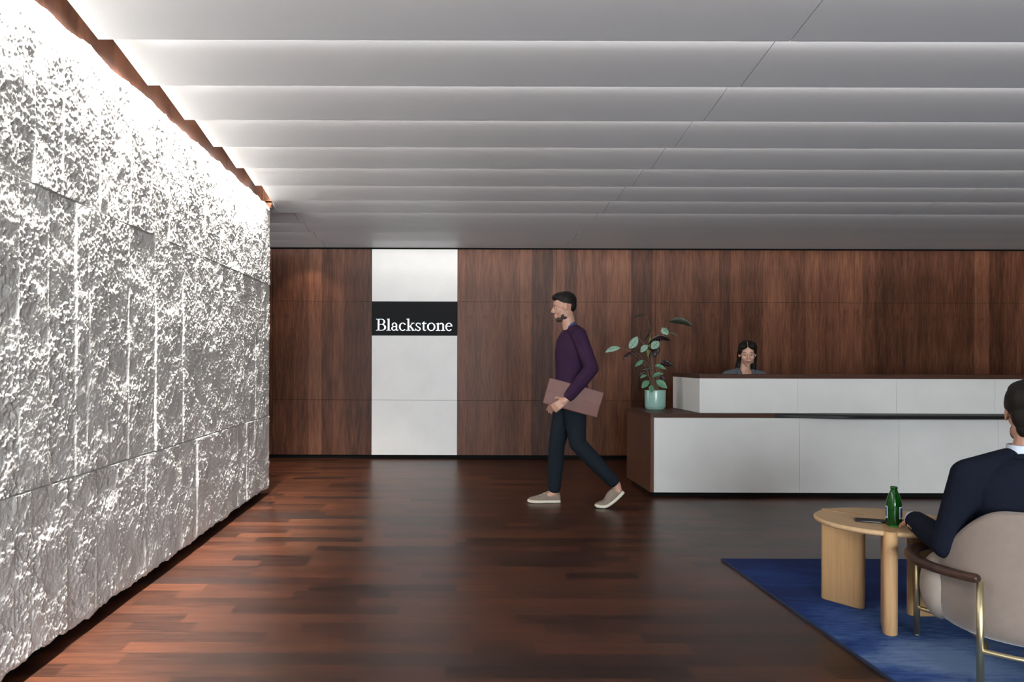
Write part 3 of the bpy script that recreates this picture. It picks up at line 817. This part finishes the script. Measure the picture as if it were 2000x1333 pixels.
def hand(bm, w, fdir, nrm, curl=.5, side=1, sc=1.0, spread=.12):
    """w wrist, fdir along the hand, nrm back of the hand; side +1: thumb on fdir x nrm side"""
    f = Vector(fdir).normalized(); n = Vector(nrm); n = (n-f*n.dot(f)).normalized(); s = f.cross(n)*side
    w = Vector(w)
    cap(bm, w, .024*sc, w+f*.03*sc, .023*sc)
    for q in (-.026, -.009, .009, .026):
        cap(bm, w+f*.015*sc+s*q*.6*sc, .014*sc, w+f*.088*sc+s*q*sc, .0115*sc)
    for q, L, sp in ((.028, .072, .12), (.009, .082, .02), (-.010, .076, -.06), (-.028, .058, -.16)):
        p = w+f*.09*sc+s*q*sc; d = (f+s*sp*spread*4).normalized(); r = .0095*sc
        for k, fr in enumerate((.45, .32, .23)):
            a = curl*(k+.6); dd = d*math.cos(a)-n*math.sin(a)
            p2 = p+dd*L*fr*sc; cap(bm, p, r, p2, r*.92); p = p2; r *= .92
    p = w+f*.025*sc+s*.022*sc; r = .0125*sc
    for k, (L, a) in enumerate(((.038, .9), (.032, .55), (.026, .35))):
        d = (f*math.cos(a)+s*math.sin(a)-n*(.35+curl*.4)).normalized(); p2 = p+d*L*sc; cap(bm, p, r, p2, r*.9); p = p2; r *= .9
def torso(bm, P, Wst, Ch, Sh_l, Sh_r, Nk, inf=0.0, w=1.0, dep=1.0, fwd=Vector((0, -1, 0)), neck=True, hips=True):
    """trunk from pelvis to shoulders as overlapping volumes"""
    s = (Sh_r-Sh_l).normalized(); upv = (Ch-P).normalized(); f = s.cross(upv).normalized()
    if f.dot(fwd) < 0: f = -f
    def rg(c, a, b, k=24): return ring(c, s, f, a+inf, b+inf, k, .88)
    rings = [rg(P-upv*.11, .105*w, .075*dep), rg(P-upv*.07, .150*w, .10*dep), rg(P, .165*w, .112*dep), rg(P.lerp(Wst, .6), .150*w, .102*dep), rg(Wst, .138*w, .098*dep),
             rg(Wst.lerp(Ch, .5), .150*w, .106*dep), rg(Ch, .165*w, .114*dep), rg(Ch+upv*.09, .158*w, .106*dep), rg(Ch+upv*.15, .115*w, .082*dep), rg(Ch+upv*.185, .07*w, .06*dep)]
    loft(bm, rings)
    cap(bm, Sh_l, .046+inf, Sh_l.lerp(Nk, .45), .042+inf); cap(bm, Sh_r, .046+inf, Sh_r.lerp(Nk, .45), .042+inf)
    cap(bm, Sh_l.lerp(Nk, .4), .042+inf, Sh_r.lerp(Nk, .4), .042+inf)
def limb(bm, pts, rs, inf=0.0):
    for (a, b), (ra, rb) in zip(zip(pts, pts[1:]), zip(rs, rs[1:])): cap(bm, a, ra+inf, b, rb+inf)
def PR(root, name, bm, mat, vox=None, sm=4):
    o = obj(name, bm, mat, None, True); o.parent = root; o.matrix_parent_inverse = Matrix.Translation(-Vector(root.location))
    if vox: remesh(o, vox, sm)
    return o
def head_matrix(c, yaw, pitch=0, roll=0, sc=1.0):
    """yaw 0 looks along +Y; positive turns to -X. pitch positive looks down"""
    return Matrix.Translation(c) @ Matrix.Rotation(yaw, 4, 'Z') @ Matrix.Rotation(-pitch, 4, 'X') @ Matrix.Rotation(roll, 4, 'Y') @ Matrix.Scale(sc, 4)

# ---- walking man, heading to the left (-X); his left side is towards the room front
def shoe(root, path, width, heights, yc, nm='shoe', mat='canvas', sole='sole', lace=True):
    """path: list of (x,z) along the sole from toe to heel"""
    n = len(path); rings = []; srings = []
    for i, (x, z) in enumerate(path):
        a = path[max(i-1, 0)]; b = path[min(i+1, n-1)]
        t = Vector((b[0]-a[0], 0, b[1]-a[1])).normalized(); nn = Vector((-t.z, 0, t.x))
        if nn.z < 0: nn = -nn
        w = width[i]; h = heights[i]; c = Vector((x, yc, z))
        srings.append([c+Vector((0, -w-.004, 0)), c+Vector((0, w+.004, 0)), c+Vector((0, w+.005, 0))+nn*.024, c+Vector((0, -w-.005, 0))+nn*.024])
        pr = []
        for k in range(16):
            th = PI*k/15; pr.append(c+Vector((0, -math.cos(th)*w*(1-.32*math.sin(th)*(h > .06)), 0))+nn*(.018+math.sin(th)**.8*(h-.018)))
        rings.append(pr)
    s = PR(root, nm, loft(bmesh.new(), rings), mat); m = s.modifiers.new('sub', 'SUBSURF'); m.levels = 1; m.render_levels = 2
    so = obj('sole', loft(bmesh.new(), srings), sole, s, True)
    m = so.modifiers.new('bev', 'BEVEL'); m.width = .005; m.segments = 2
    if lace:
        bm = bmesh.new()
        for i in range(3, 7):
            x, z = path[i]; h = heights[i]
            x2, z2 = path[i+1]; h2 = heights[i+1]
            cap(bm, (x, yc-.026, z+h*.93), .0028, (x2, yc+.026, z2+h2*.97), .0028, 8); cap(bm, (x, yc+.026, z+h*.93), .0028, (x2, yc-.026, z2+h2*.97), .0028, 8)
        obj('lace', bm, 'lace', s, True)
    return s
def walking_man():
    root = empty('person', (1.10, 6.6, 0))
    tag(root, 'person in a purple sweater walking left past the desk, carrying a rose pouch', 'person')
    fw = Vector((-1, 0, 0)); YN_, YF = 6.49, 6.71      # near (left) and far (right) side
    P = V(1.065, 6.6, .93); Wst = V(1.065, 6.6, 1.08); Ch = V(1.075, 6.6, 1.27)
    Nk = V(1.06, 6.6, 1.475)
    SL = V(1.10, 6.42, 1.41); SR = V(1.075, 6.78, 1.41)
    Hc = V(1.005, 6.6, 1.645)
    Mh = head_matrix(Hc, PI/2, math.radians(10))
    EL = V(1.185, 6.335, 1.14); WL = V(.985, 6.305, .895)
    ER = V(1.06, 6.84, 1.13); WR = V(1.00, 6.80, .90)
    HL = V(1.075, 6.52, .92); HR = V(1.06, 6.69, .92)
    KL = V(1.105, 6.50, .525); AL = V(1.425, 6.50, .185)
    KR = V(.965, 6.71, .50); AR = V(.945, 6.72, .085)
    body = bmesh.new(); head_parts(body, Mh)
    cap(body, Nk-V(0, 0, .03), .058, Hc+V(.02, 0, -.03), .052)
    torso(body, P, Wst, Ch, SL, SR, Nk, 0)
    limb(body, [SL, EL, EL.lerp(WL, .3), WL], [.048, .040, .042, .026]); limb(body, [SR, ER, ER.lerp(WR, .3), WR], [.048, .040, .042, .026])
    limb(body, [HL, KL, KL.lerp(AL, .3), AL], [.085, .055, .056, .036]); limb(body, [HR, KR, KR.lerp(AR, .3), AR], [.085, .055, .056, .036])
    hand(body, WL, (-.8, .05, -.55), (.0, -1, .2), .75, 1, 1.05); hand(body, WR, (-.55, 0, -.9), (0, 1, 0), .35, -1, 1.05)
    cap(body, AL, .034, AL+V(.02, 0, -.07), .032); cap(body, AR, .036, AR+V(-.06, 0, -.035), .03)
    PR(root, 'body', body, 'skin', .005, 3)
    # sweater
    sw = bmesh.new(); torso(sw, P+V(0, 0, .045), Wst, Ch, SL, SR, Nk, .020, .98, 1.05)
    limb(sw, [SL, EL, EL.lerp(WL, .35), WL.lerp(EL, .12)], [.052, .047, .046, .034], .012); limb(sw, [SR, ER, ER.lerp(WR, .35), WR.lerp(ER, .12)], [.052, .047, .046, .034], .012)
    PR(root, 'sweater', sw, 'sweater', .007, 5)
    co = bmesh.new(); cap(co, Nk+V(.012, 0, -.035), .066, Nk+V(-.005, 0, .02), .058); PR(root, 'shirt_collar', co, 'collar_blue', .006, 2)
    tr = bmesh.new()
    torso_r = [ring(P+V(0, 0, z), V(0, 1, 0), V(1, 0, 0), a, b, 24, .9) for z, a, b in ((.10, .155, .115), (.0, .178, .130), (-.08, .165, .125), (-.13, .11, .09))]
    loft(tr, torso_r)
    limb(tr, [HL, HL.lerp(KL, .5), KL, KL.lerp(AL, .35), AL.lerp(KL, .10)], [.096, .082, .062, .060, .046], .008)
    limb(tr, [HR, HR.lerp(KR, .5), KR, KR.lerp(AR, .35), AR.lerp(KR, .10)], [.096, .082, .062, .060, .046], .008)
    PR(root, 'trousers', tr, 'trousers', .007, 5)
    hr = bmesh.new(); R = Mh.to_3x3()
    def E(c, r): ell(hr, Mh @ Vector(c), r, R, 20)
    E((0, -.024, .052), (.078, .093, .082)); E((0, .018, .092), (.062, .066, .040)); E((0, -.058, .012), (.064, .050, .062)); E((0, .045, .098), (.050, .040, .026))
    PR(root, 'hair', hr, 'hair', .005, 4)
    bd = bmesh.new()
    def E2(c, r): ell(bd, Mh @ Vector(c), r, R, 20)
    E2((0, .048, -.088), (.036, .038, .028)); E2((.040, .010, -.070), (.020, .036, .030)); E2((-.040, .010, -.070), (.020, .036, .030)); E2((0, .086, -.040), (.024, .012, .006))
    PR(root, 'beard', bd, 'brow', .005, 3)
    face_details(root, Mh, 'skin')
    # right (far) shoe flat on the floor, left (near) shoe rolling off its toe
    X0 = .717
    pth = [(X0, .012), (X0+.012, .006), (X0+.04, .003), (X0+.075, .002), (X0+.11, .002), (X0+.145, .002), (X0+.18, .002), (X0+.215, .002), (X0+.25, .002), (X0+.275, .002), (X0+.282, .002)]
    wd = [.016, .032, .044, .049, .047, .042, .039, .037, .036, .030, .018]; ht = [.024, .040, .050, .055, .066, .082, .096, .096, .092, .086, .060]
    shoe(root, pth, wd, ht, 6.72)
    X1 = 1.245
    pth2 = [(X1, .014), (X1+.012, .007), (X1+.04, .003), (X1+.072, .003), (X1+.105, .012), (X1+.135, .030), (X1+.165, .052), (X1+.193, .076), (X1+.219, .101), (X1+.238, .121), (X1+.244, .128)]
    shoe(root, pth2, wd, ht, 6.50)
    return root
walking_man()
pb = bmesh.new(); box(pb, -.225, .225, -.015, .015, -.105, .105, .010)
po = empty('leather_pouch', (1.045, 6.362, .905)); po.rotation_euler = (0, math.radians(15), 0)
tag(po, 'dusty rose leather pouch held at the hip of the walking person', 'bag')
o = obj('pouch_body', pb, 'pouch', None, True); o.parent = po
o = obj('zip', B(-.20, .20, -.004, .004, .102, .108), 'arm_wood'); o.parent = po
o = obj('flap', B(-.222, .222, -.0185, -.014, .0, .102, bev=.002), 'pouch'); o.parent = po

# ---- seated receptionist behind the desk, facing the room
def receptionist():
    cx, cy = 3.115, 8.18
    root = empty('person', (cx, cy, 0))
    tag(root, 'person with long dark hair in a grey blazer seated behind the reception desk', 'person')
    P = V(cx, cy+.08, .60); Wst = V(cx, cy+.06, .74); Ch = V(cx, cy+.03, .90); Nk = V(cx, cy+.02, 1.10)
    SL = V(cx+.175, cy+.03, 1.050); SR = V(cx-.175, cy+.03, 1.050)
    Hc = V(cx+.006, cy-.045, 1.275)
    Mh = head_matrix(Hc, PI-math.radians(16), math.radians(12), math.radians(1.5), 1.07)
    EL = V(cx+.22, cy-.06, .80); WL = V(cx+.10, cy-.26, .79); ER = V(cx-.22, cy-.06, .80); WR = V(cx-.10, cy-.26, .79)
    HL = V(cx+.09, cy+.04, .56); HR = V(cx-.09, cy+.04, .56); KL = V(cx+.11, cy-.17, .55); KR = V(cx-.11, cy-.17, .55)
    AL = V(cx+.11, cy-.14, .12); AR = V(cx-.11, cy-.14, .12)
    b = bmesh.new(); head_parts(b, Mh, True)
    cap(b, Nk-V(0, 0, .05), .054, Hc+V(0, .035, -.05), .045)
    torso(b, P, Wst, Ch, SL, SR, Nk, 0, .88, .85)
    ell(b, (cx, cy-.005, 1.06), (.072, .058, .085))
    for S, E_, W_ in ((SL, EL, WL), (SR, ER, WR)): limb(b, [S, E_, E_.lerp(W_, .3), W_], [.042, .034, .036, .022])
    for H_, K__, A_ in ((HL, KL, AL), (HR, KR, AR)): limb(b, [H_, K__, K__.lerp(A_, .3), A_], [.078, .052, .050, .033]); cap(b, A_, .03, A_+V(0, -.12, -.085), .026)
    hand(b, WL, (-.3, -1, -.05), (0, 0, 1), .3, 1, .9); hand(b, WR, (.3, -1, -.05), (0, 0, 1), .3, -1, .9)
    PR(root, 'body', b, 'skin_w', .0045, 3)
    j = bmesh.new()
    def rg(z, a, d, y=0): return ring(V(cx, cy+.045+y, z), V(1, 0, 0), V(0, 1, 0), a, d, 24, .85)
    loft(j, [rg(.56, .185, .135), rg(.66, .17, .125), rg(.74, .150, .110), rg(.86, .165, .125), rg(.95, .168, .125), rg(1.0, .160, .105, .01), rg(1.03, .13, .08, .02)])
    for S, E_, W_ in ((SL, EL, WL), (SR, ER, WR)):
        limb(j, [S, E_, W_.lerp(E_, .1)], [.057, .048, .036]); cap(j, S+V(0, 0, .002), .056, V(cx, cy+.028, 1.108).lerp(S, .34), .048)
    jk = PR(root, 'blazer', j, 'tweed', .006, 4)
    # lapels
    for s in (-1, 1):
        bm = bmesh.new()
        pts = [V(cx+s*.064, cy+.03, 1.130), V(cx+s*.074, cy-.030, 1.105), V(cx+s*.060, cy-.085, 1.01), V(cx+s*.03, cy-.105, .92), V(cx+s*.005, cy-.10, .84)]
        tube(bm, smooth_path(pts, 4), [(.022, .006)]*17, 10, up=V(0, -1, .4)); o = PR(root, 'lapel', bm, 'tweed')
    tp = bmesh.new(); ell(tp, (cx, cy-.035, .955), (.085, .085, .075)); PR(root, 'top', tp, 'black', .006, 2)
    sk = bmesh.new()
    loft(sk, [ring(P+V(0, 0, z), V(1, 0, 0), V(0, 1, 0), a, d, 20, .9) for z, a, d in ((.08, .15, .11), (0, .175, .125), (-.09, .16, .12))])
    for H_, K__, A_ in ((HL, KL, AL), (HR, KR, AR)): limb(sk, [H_, K__, A_.lerp(K__, .08)], [.092, .066, .048])
    PR(root, 'trousers', sk, 'trousers', .008, 4)
    for A_ in (AL, AR):
        s_ = bmesh.new(); cap(s_, A_+V(0, .01, -.075), .036, A_+V(0, -.14, -.085), .030); PR(root, 'shoe', s_, 'shoe_black', .006, 2)
    # hair: centre part, smooth sides tucked behind the ears, long at the back
    R = Mh.to_3x3(); h = bmesh.new()
    def E(c, r, rot=None): ell(h, Mh @ Vector(c), r, R @ (rot or Matrix.Identity(3)), 24)
    E((0, -.030, .042), (.083, .088, .088))
    for s in (-1, 1):
        E((s*.038, .028, .088), (.046, .056, .040), Matrix.Rotation(s*.45, 3, 'Y')); E((s*.062, .018, .056), (.024, .050, .050)); E((s*.068, .006, .030), (.016, .030, .034))
        E((s*.070, -.045, -.03), (.022, .040, .07))
    K2 = lambda a, ra, b_, rb: cap(h, Mh @ Vector(a), ra, Mh @ Vector(b_), rb)
    # head-local x is mirrored in the room: +x is the picture's left
    K2((-.050, -.05, -.04), .036, (-.060, -.035, -.13), .028); K2((-.060, -.035, -.13), .028, (-.052, -.035, -.22), .020)
    K2((.052, -.055, -.04), .038, (.074, -.045, -.13), .036); K2((.074, -.045, -.13), .036, (.096, -.04, -.175), .024); K2((.03, -.06, -.05), .04, (.03, -.06, -.2), .04); K2((-.02, -.06, -.05), .04, (-.02, -.06, -.2), .04)
    PR(root, 'hair', h, 'hair', .0045, 4)
    pt = bmesh.new()
    for i in range(8):
        a0 = math.radians(28+i*9); a1 = math.radians(28+(i+1)*9)
        cap(pt, Mh @ V(.002, math.cos(a0)*.080+.004, .042+math.sin(a0)*.083), .0028, Mh @ V(.002, math.cos(a1)*.080+.004, .042+math.sin(a1)*.083), .0022, 8)
    PR(root, 'hair_part', pt, 'skin_w')
    face_details(root, Mh, 'skin_w', True)
    return root
receptionist()
# her chair (behind the desk)
tcx, tcy = 3.115, 8.26
oc = empty('office_chair', (tcx, tcy, 0)); tag(oc, 'black office chair behind the reception desk under the seated receptionist', 'chair')
def OC(n, bm, m, s=True):
    o = obj(n, bm, m, None, s); o.parent = oc; o.matrix_parent_inverse = Matrix.Translation(-Vector((tcx, tcy, 0))); return o
OC('seat', B(tcx-.22, tcx+.22, tcy-.24, tcy+.2, .385, .445, bev=.02), 'black')
OC('backrest', B(tcx-.19, tcx+.19, tcy+.17, tcy+.21, .55, .90, bev=.015), 'black')
OC('back_post', B(tcx-.03, tcx+.03, tcy+.195, tcy+.225, .40, .62, bev=.005), 'black')
OC('column', tube(bmesh.new(), [(tcx, tcy, .07), (tcx, tcy, .40)], .025), 'alu')
for i in range(5):
    a = 2*PI*i/5+.3; e = V(tcx+math.cos(a)*.26, tcy+math.sin(a)*.26, .06)
    OC('base_arm', tube(bmesh.new(), [(tcx, tcy, .09), e], [.02, .014]), 'alu')
    bm = bmesh.new(); ell(bm, (e.x, e.y, .028), (.028, .012, .028)); OC('caster', bm, 'black')

# ---- seated man in the armchair, seen from behind
def seated_man():
    cx, cy = 2.262, 3.06
    root = empty('person', (cx, cy, 0))
    tag(root, 'person in a navy suit sitting in the taupe armchair, seen from behind', 'person')
    sdir = V(.987, -.161, 0); fdir = V(.161, .987, 0)
    c = V(cx, cy, 0)
    P = c+fdir*.03+V(0, 0, .40); Wst = c+fdir*.0+V(0, 0, .53); Ch = c+V(0, 0, .665); Nk = c+fdir*.02+V(0, 0, .845)
    SL = c-sdir*.215+V(0, 0, .755); SR = c+sdir*.215+V(0, 0, .755)
    Hc = V(2.310, 3.12, .995); Mh = head_matrix(Hc, math.radians(-27), math.radians(4), 0, 1.06)
    EL = V(2.005, 3.15, .475); WL = V(2.035, 3.405, .515)
    ER = V(2.60, 3.10, .475); WR = V(2.56, 3.36, .46)
    HL = P-sdir*.07-V(0, 0, .01); HR = P+sdir*.10-V(0, 0, .01)
    KL = V(2.50, 3.50, .46); KR = V(2.70, 3.36, .46)
    AL = V(2.56, 3.60, .10); AR = V(2.82, 3.46, .10)
    b = bmesh.new(); head_parts(b, Mh)
    cap(b, Nk-V(0, 0, .05), .062, Hc+V(-.002, -.03, -.045), .058)
    torso(b, P, Wst, Ch+fdir*.035, SL, SR, Nk, 0, 1.0, .68, fdir)
    for S, E_, W_ in ((SL, EL, WL), (SR, ER, WR)): limb(b, [S, E_, E_.lerp(W_, .3), W_], [.046, .038, .040, .027])
    for H_, K__, A_ in ((HL, KL, AL), (HR, KR, AR)): limb(b, [H_, K__, K__.lerp(A_, .3), A_], [.082, .056, .054, .036])
    hand(b, WL, (.62, .80, -.10), (0, .0, 1), .16, -1, 1.0); hand(b, WR, (0, 1, -.2), (0, 0, 1), .5, 1, 1.0)
    PR(root, 'body', b, 'skin', .005, 3)
    j = bmesh.new(); f = fdir; s = sdir
    def rg(c_, a, d): return ring(c_, s, f, a, d, 28, .86)
    loft(j, [rg(P-V(0, 0, .04), .19, .14), rg(P+V(0, 0, .04), .185, .135), rg(Wst, .178, .128), rg(Ch-V(0, 0, .02), .195, .130), rg(Ch+V(0, 0, .06), .205, .122), rg(Ch+V(0, 0, .11), .185, .110), rg(Ch+V(0, 0, .145), .135, .094), rg(Ch+V(0, 0, .168), .092, .080)])
    for S, E_, W_ in ((SL, EL, WL), (SR, ER, WR)):
        limb(j, [S, S.lerp(E_, .5), E_], [.064, .062, .058]); limb(j, [E_, E_.lerp(W_, .5), W_], [.056, .054, .045])
        cap(j, S+V(0, 0, .004), .064, Nk.lerp(S, .30)+V(0, 0, -.006), .056)
    PR(root, 'jacket', j, 'navy', .006, 4)
    ck = bmesh.new()
    pts = [Nk+V(math.cos(a)*.079, math.sin(a)*.075+.0, .008+.012*math.sin(-a)) for a in [2*PI*i/24 for i in range(24)]]
    for a, q in zip(pts, pts[1:]+pts[:1]): cap(ck, a+V(0, 0, -.024), .014, q+V(0, 0, -.024), .014, 8)
    PR(root, 'jacket_collar', ck, 'navy', .005, 2)
    sc = bmesh.new(); rings = []
    for z, r in ((-.07, .082), (-.03, .074), (.0, .068), (.022, .066), (.026, .064), (.020, .062)):
        rings.append([Nk+V(math.cos(a)*r, math.sin(a)*r*.95, z+.010) for a in [2*PI*i/28 for i in range(28)]])
    loft(sc, rings); PR(root, 'shirt_collar', sc, 'shirt')
    cf = bmesh.new(); d = (WL-EL).normalized(); cap(cf, WL-d*.01, .036, WL+d*.036, .032); PR(root, 'shirt_cuff', cf, 'shirt')
    bt_ = bmesh.new()
    for k in range(3): ell(bt_, WL-d*(.005+.016*k)+V(-.0465, -.012, -.012), (.004, .0055, .0055), None, 12)
    PR(root, 'cuff_button', bt_, 'oak')
    tr = bmesh.new(); loft(tr, [rg(P+V(0, 0, .05), .165, .12), rg(P, .175, .13), rg(P-V(0, 0, .06), .15, .12)])
    for H_, K__, A_ in ((HL, KL, AL), (HR, KR, AR)): limb(tr, [H_, H_.lerp(K__, .5), K__, A_], [.088, .082, .068, .052])
    PR(root, 'trousers', tr, 'navy', .008, 4)
    for A_ in (AL, AR):
        s_ = bmesh.new(); cap(s_, A_+V(0, .0, -.048), .038, A_+V(.03, .17, -.055), .030); PR(root, 'shoe', s_, 'shoe_black', .006, 2)
    h = bmesh.new(); R = Mh.to_3x3()
    def E(c_, r): ell(h, Mh @ Vector(c_), r, R, 24)
    E((0, -.022, .048), (.083, .096, .086)); E((0, .028, .090), (.066, .066, .042)); E((0, -.055, -.005), (.069, .054, .070)); E((0, -.058, -.055), (.054, .040, .038)); E((0, -.050, -.082), (.044, .034, .028))
    E((.066, -.008, .040), (.016, .036, .036)); E((-.066, -.008, .040), (.016, .036, .036))
    ho = PR(root, 'hair', h, 'hair', .0045, 3)
    bd = bmesh.new()
    for s_ in (-1, 1): ell(bd, Mh @ V(s_*.045, .016, -.066), (.016, .032, .028), R, 20)
    ell(bd, Mh @ V(0, .052, -.088), (.036, .036, .026), R, 20)
    PR(root, 'beard', bd, 'brow', .005, 3)
    face_details(root, Mh, 'skin')
    return root
seated_man()

# ------------------------------------------------------------------ light
def area(name, loc, rot, sx, sy, power, col=(1, 1, 1), spread=180):
    d = bpy.data.lights.new(name, 'AREA'); d.shape = 'RECTANGLE'; d.size = sx; d.size_y = sy; d.energy = power; d.color = col; d.spread = math.radians(spread)
    o = bpy.data.objects.new(name, d); C.objects.link(o); o.location = loc; o.rotation_euler = rot
    return o
# linear grazer in the slot above the stone
area('wall_grazer', (-1.507, 3.2, 2.715), (0, 0, 0), .022, 7.9, 540, (1, .97, .93), 122)
up_led = struct(obj('trim_3', B(-1.53, -1.495, -.8, YE-.02, 2.72, 2.76), 'alu'))
# added fill area behind the viewer, unseen; the front wall has no glazing
area('front_fill', (.6, -7.8, 1.4), (PI/2, 0, 0), 5.0, 2.4, 1350, (.86, .94, 1.0))
# unseen strips added behind every lip to brighten the ceiling boards
for k in range(1, 14):
    area('ceiling_fill_strip', (2.95 if k > 3 else 1.47, 9.70-P*k+.008, HC+.018), (math.radians(103), 0, 0), 8.6 if k > 3 else 11.6, .012, 6.5 if k > 3 else 5.0, (1, .98, .96), 60)
# downlight in the passage beyond the stone
def spot(name, loc, tgt, power, ang, blend=.6, col=(1, .87, .72), r=.04):
    d = bpy.data.lights.new(name, 'SPOT'); d.energy = power; d.spot_size = math.radians(ang); d.spot_blend = blend; d.color = col; d.shadow_soft_size = r
    o = bpy.data.objects.new(name, d); C.objects.link(o); o.location = loc
    o.rotation_euler = (Vector(tgt)-Vector(loc)).to_track_quat('-Z', 'Y').to_euler(); return o
spot('passage_downlight', (-1.9, 8.35, 2.55), (-1.45, 7.9, 0), 210, 95)
area('passage_fill', (-5.8, 8.5, 1.4), (PI/2, 0, -PI/2), 2.0, 2.2, 70, (.95, .97, 1.0))  # unseen fill added at the passage end to brighten its ceiling
spot('wall_washer', (-1.62, 9.28, 2.56), (-1.62, 9.70, 1.5), 16, 80, .5, (1, .80, .62))
w = bpy.data.worlds.new('world'); bpy.context.scene.world = w; w.use_nodes = True
w.node_tree.nodes['Background'].inputs[0].default_value = (.8, .85, .9, 1); w.node_tree.nodes['Background'].inputs[1].default_value = .3

sc = bpy.context.scene
sc.view_settings.view_transform = 'Standard'; sc.view_settings.look = 'None'; sc.view_settings.gamma = 1; sc.view_settings.use_curve_mapping = False
sc.view_settings.exposure = 0.0
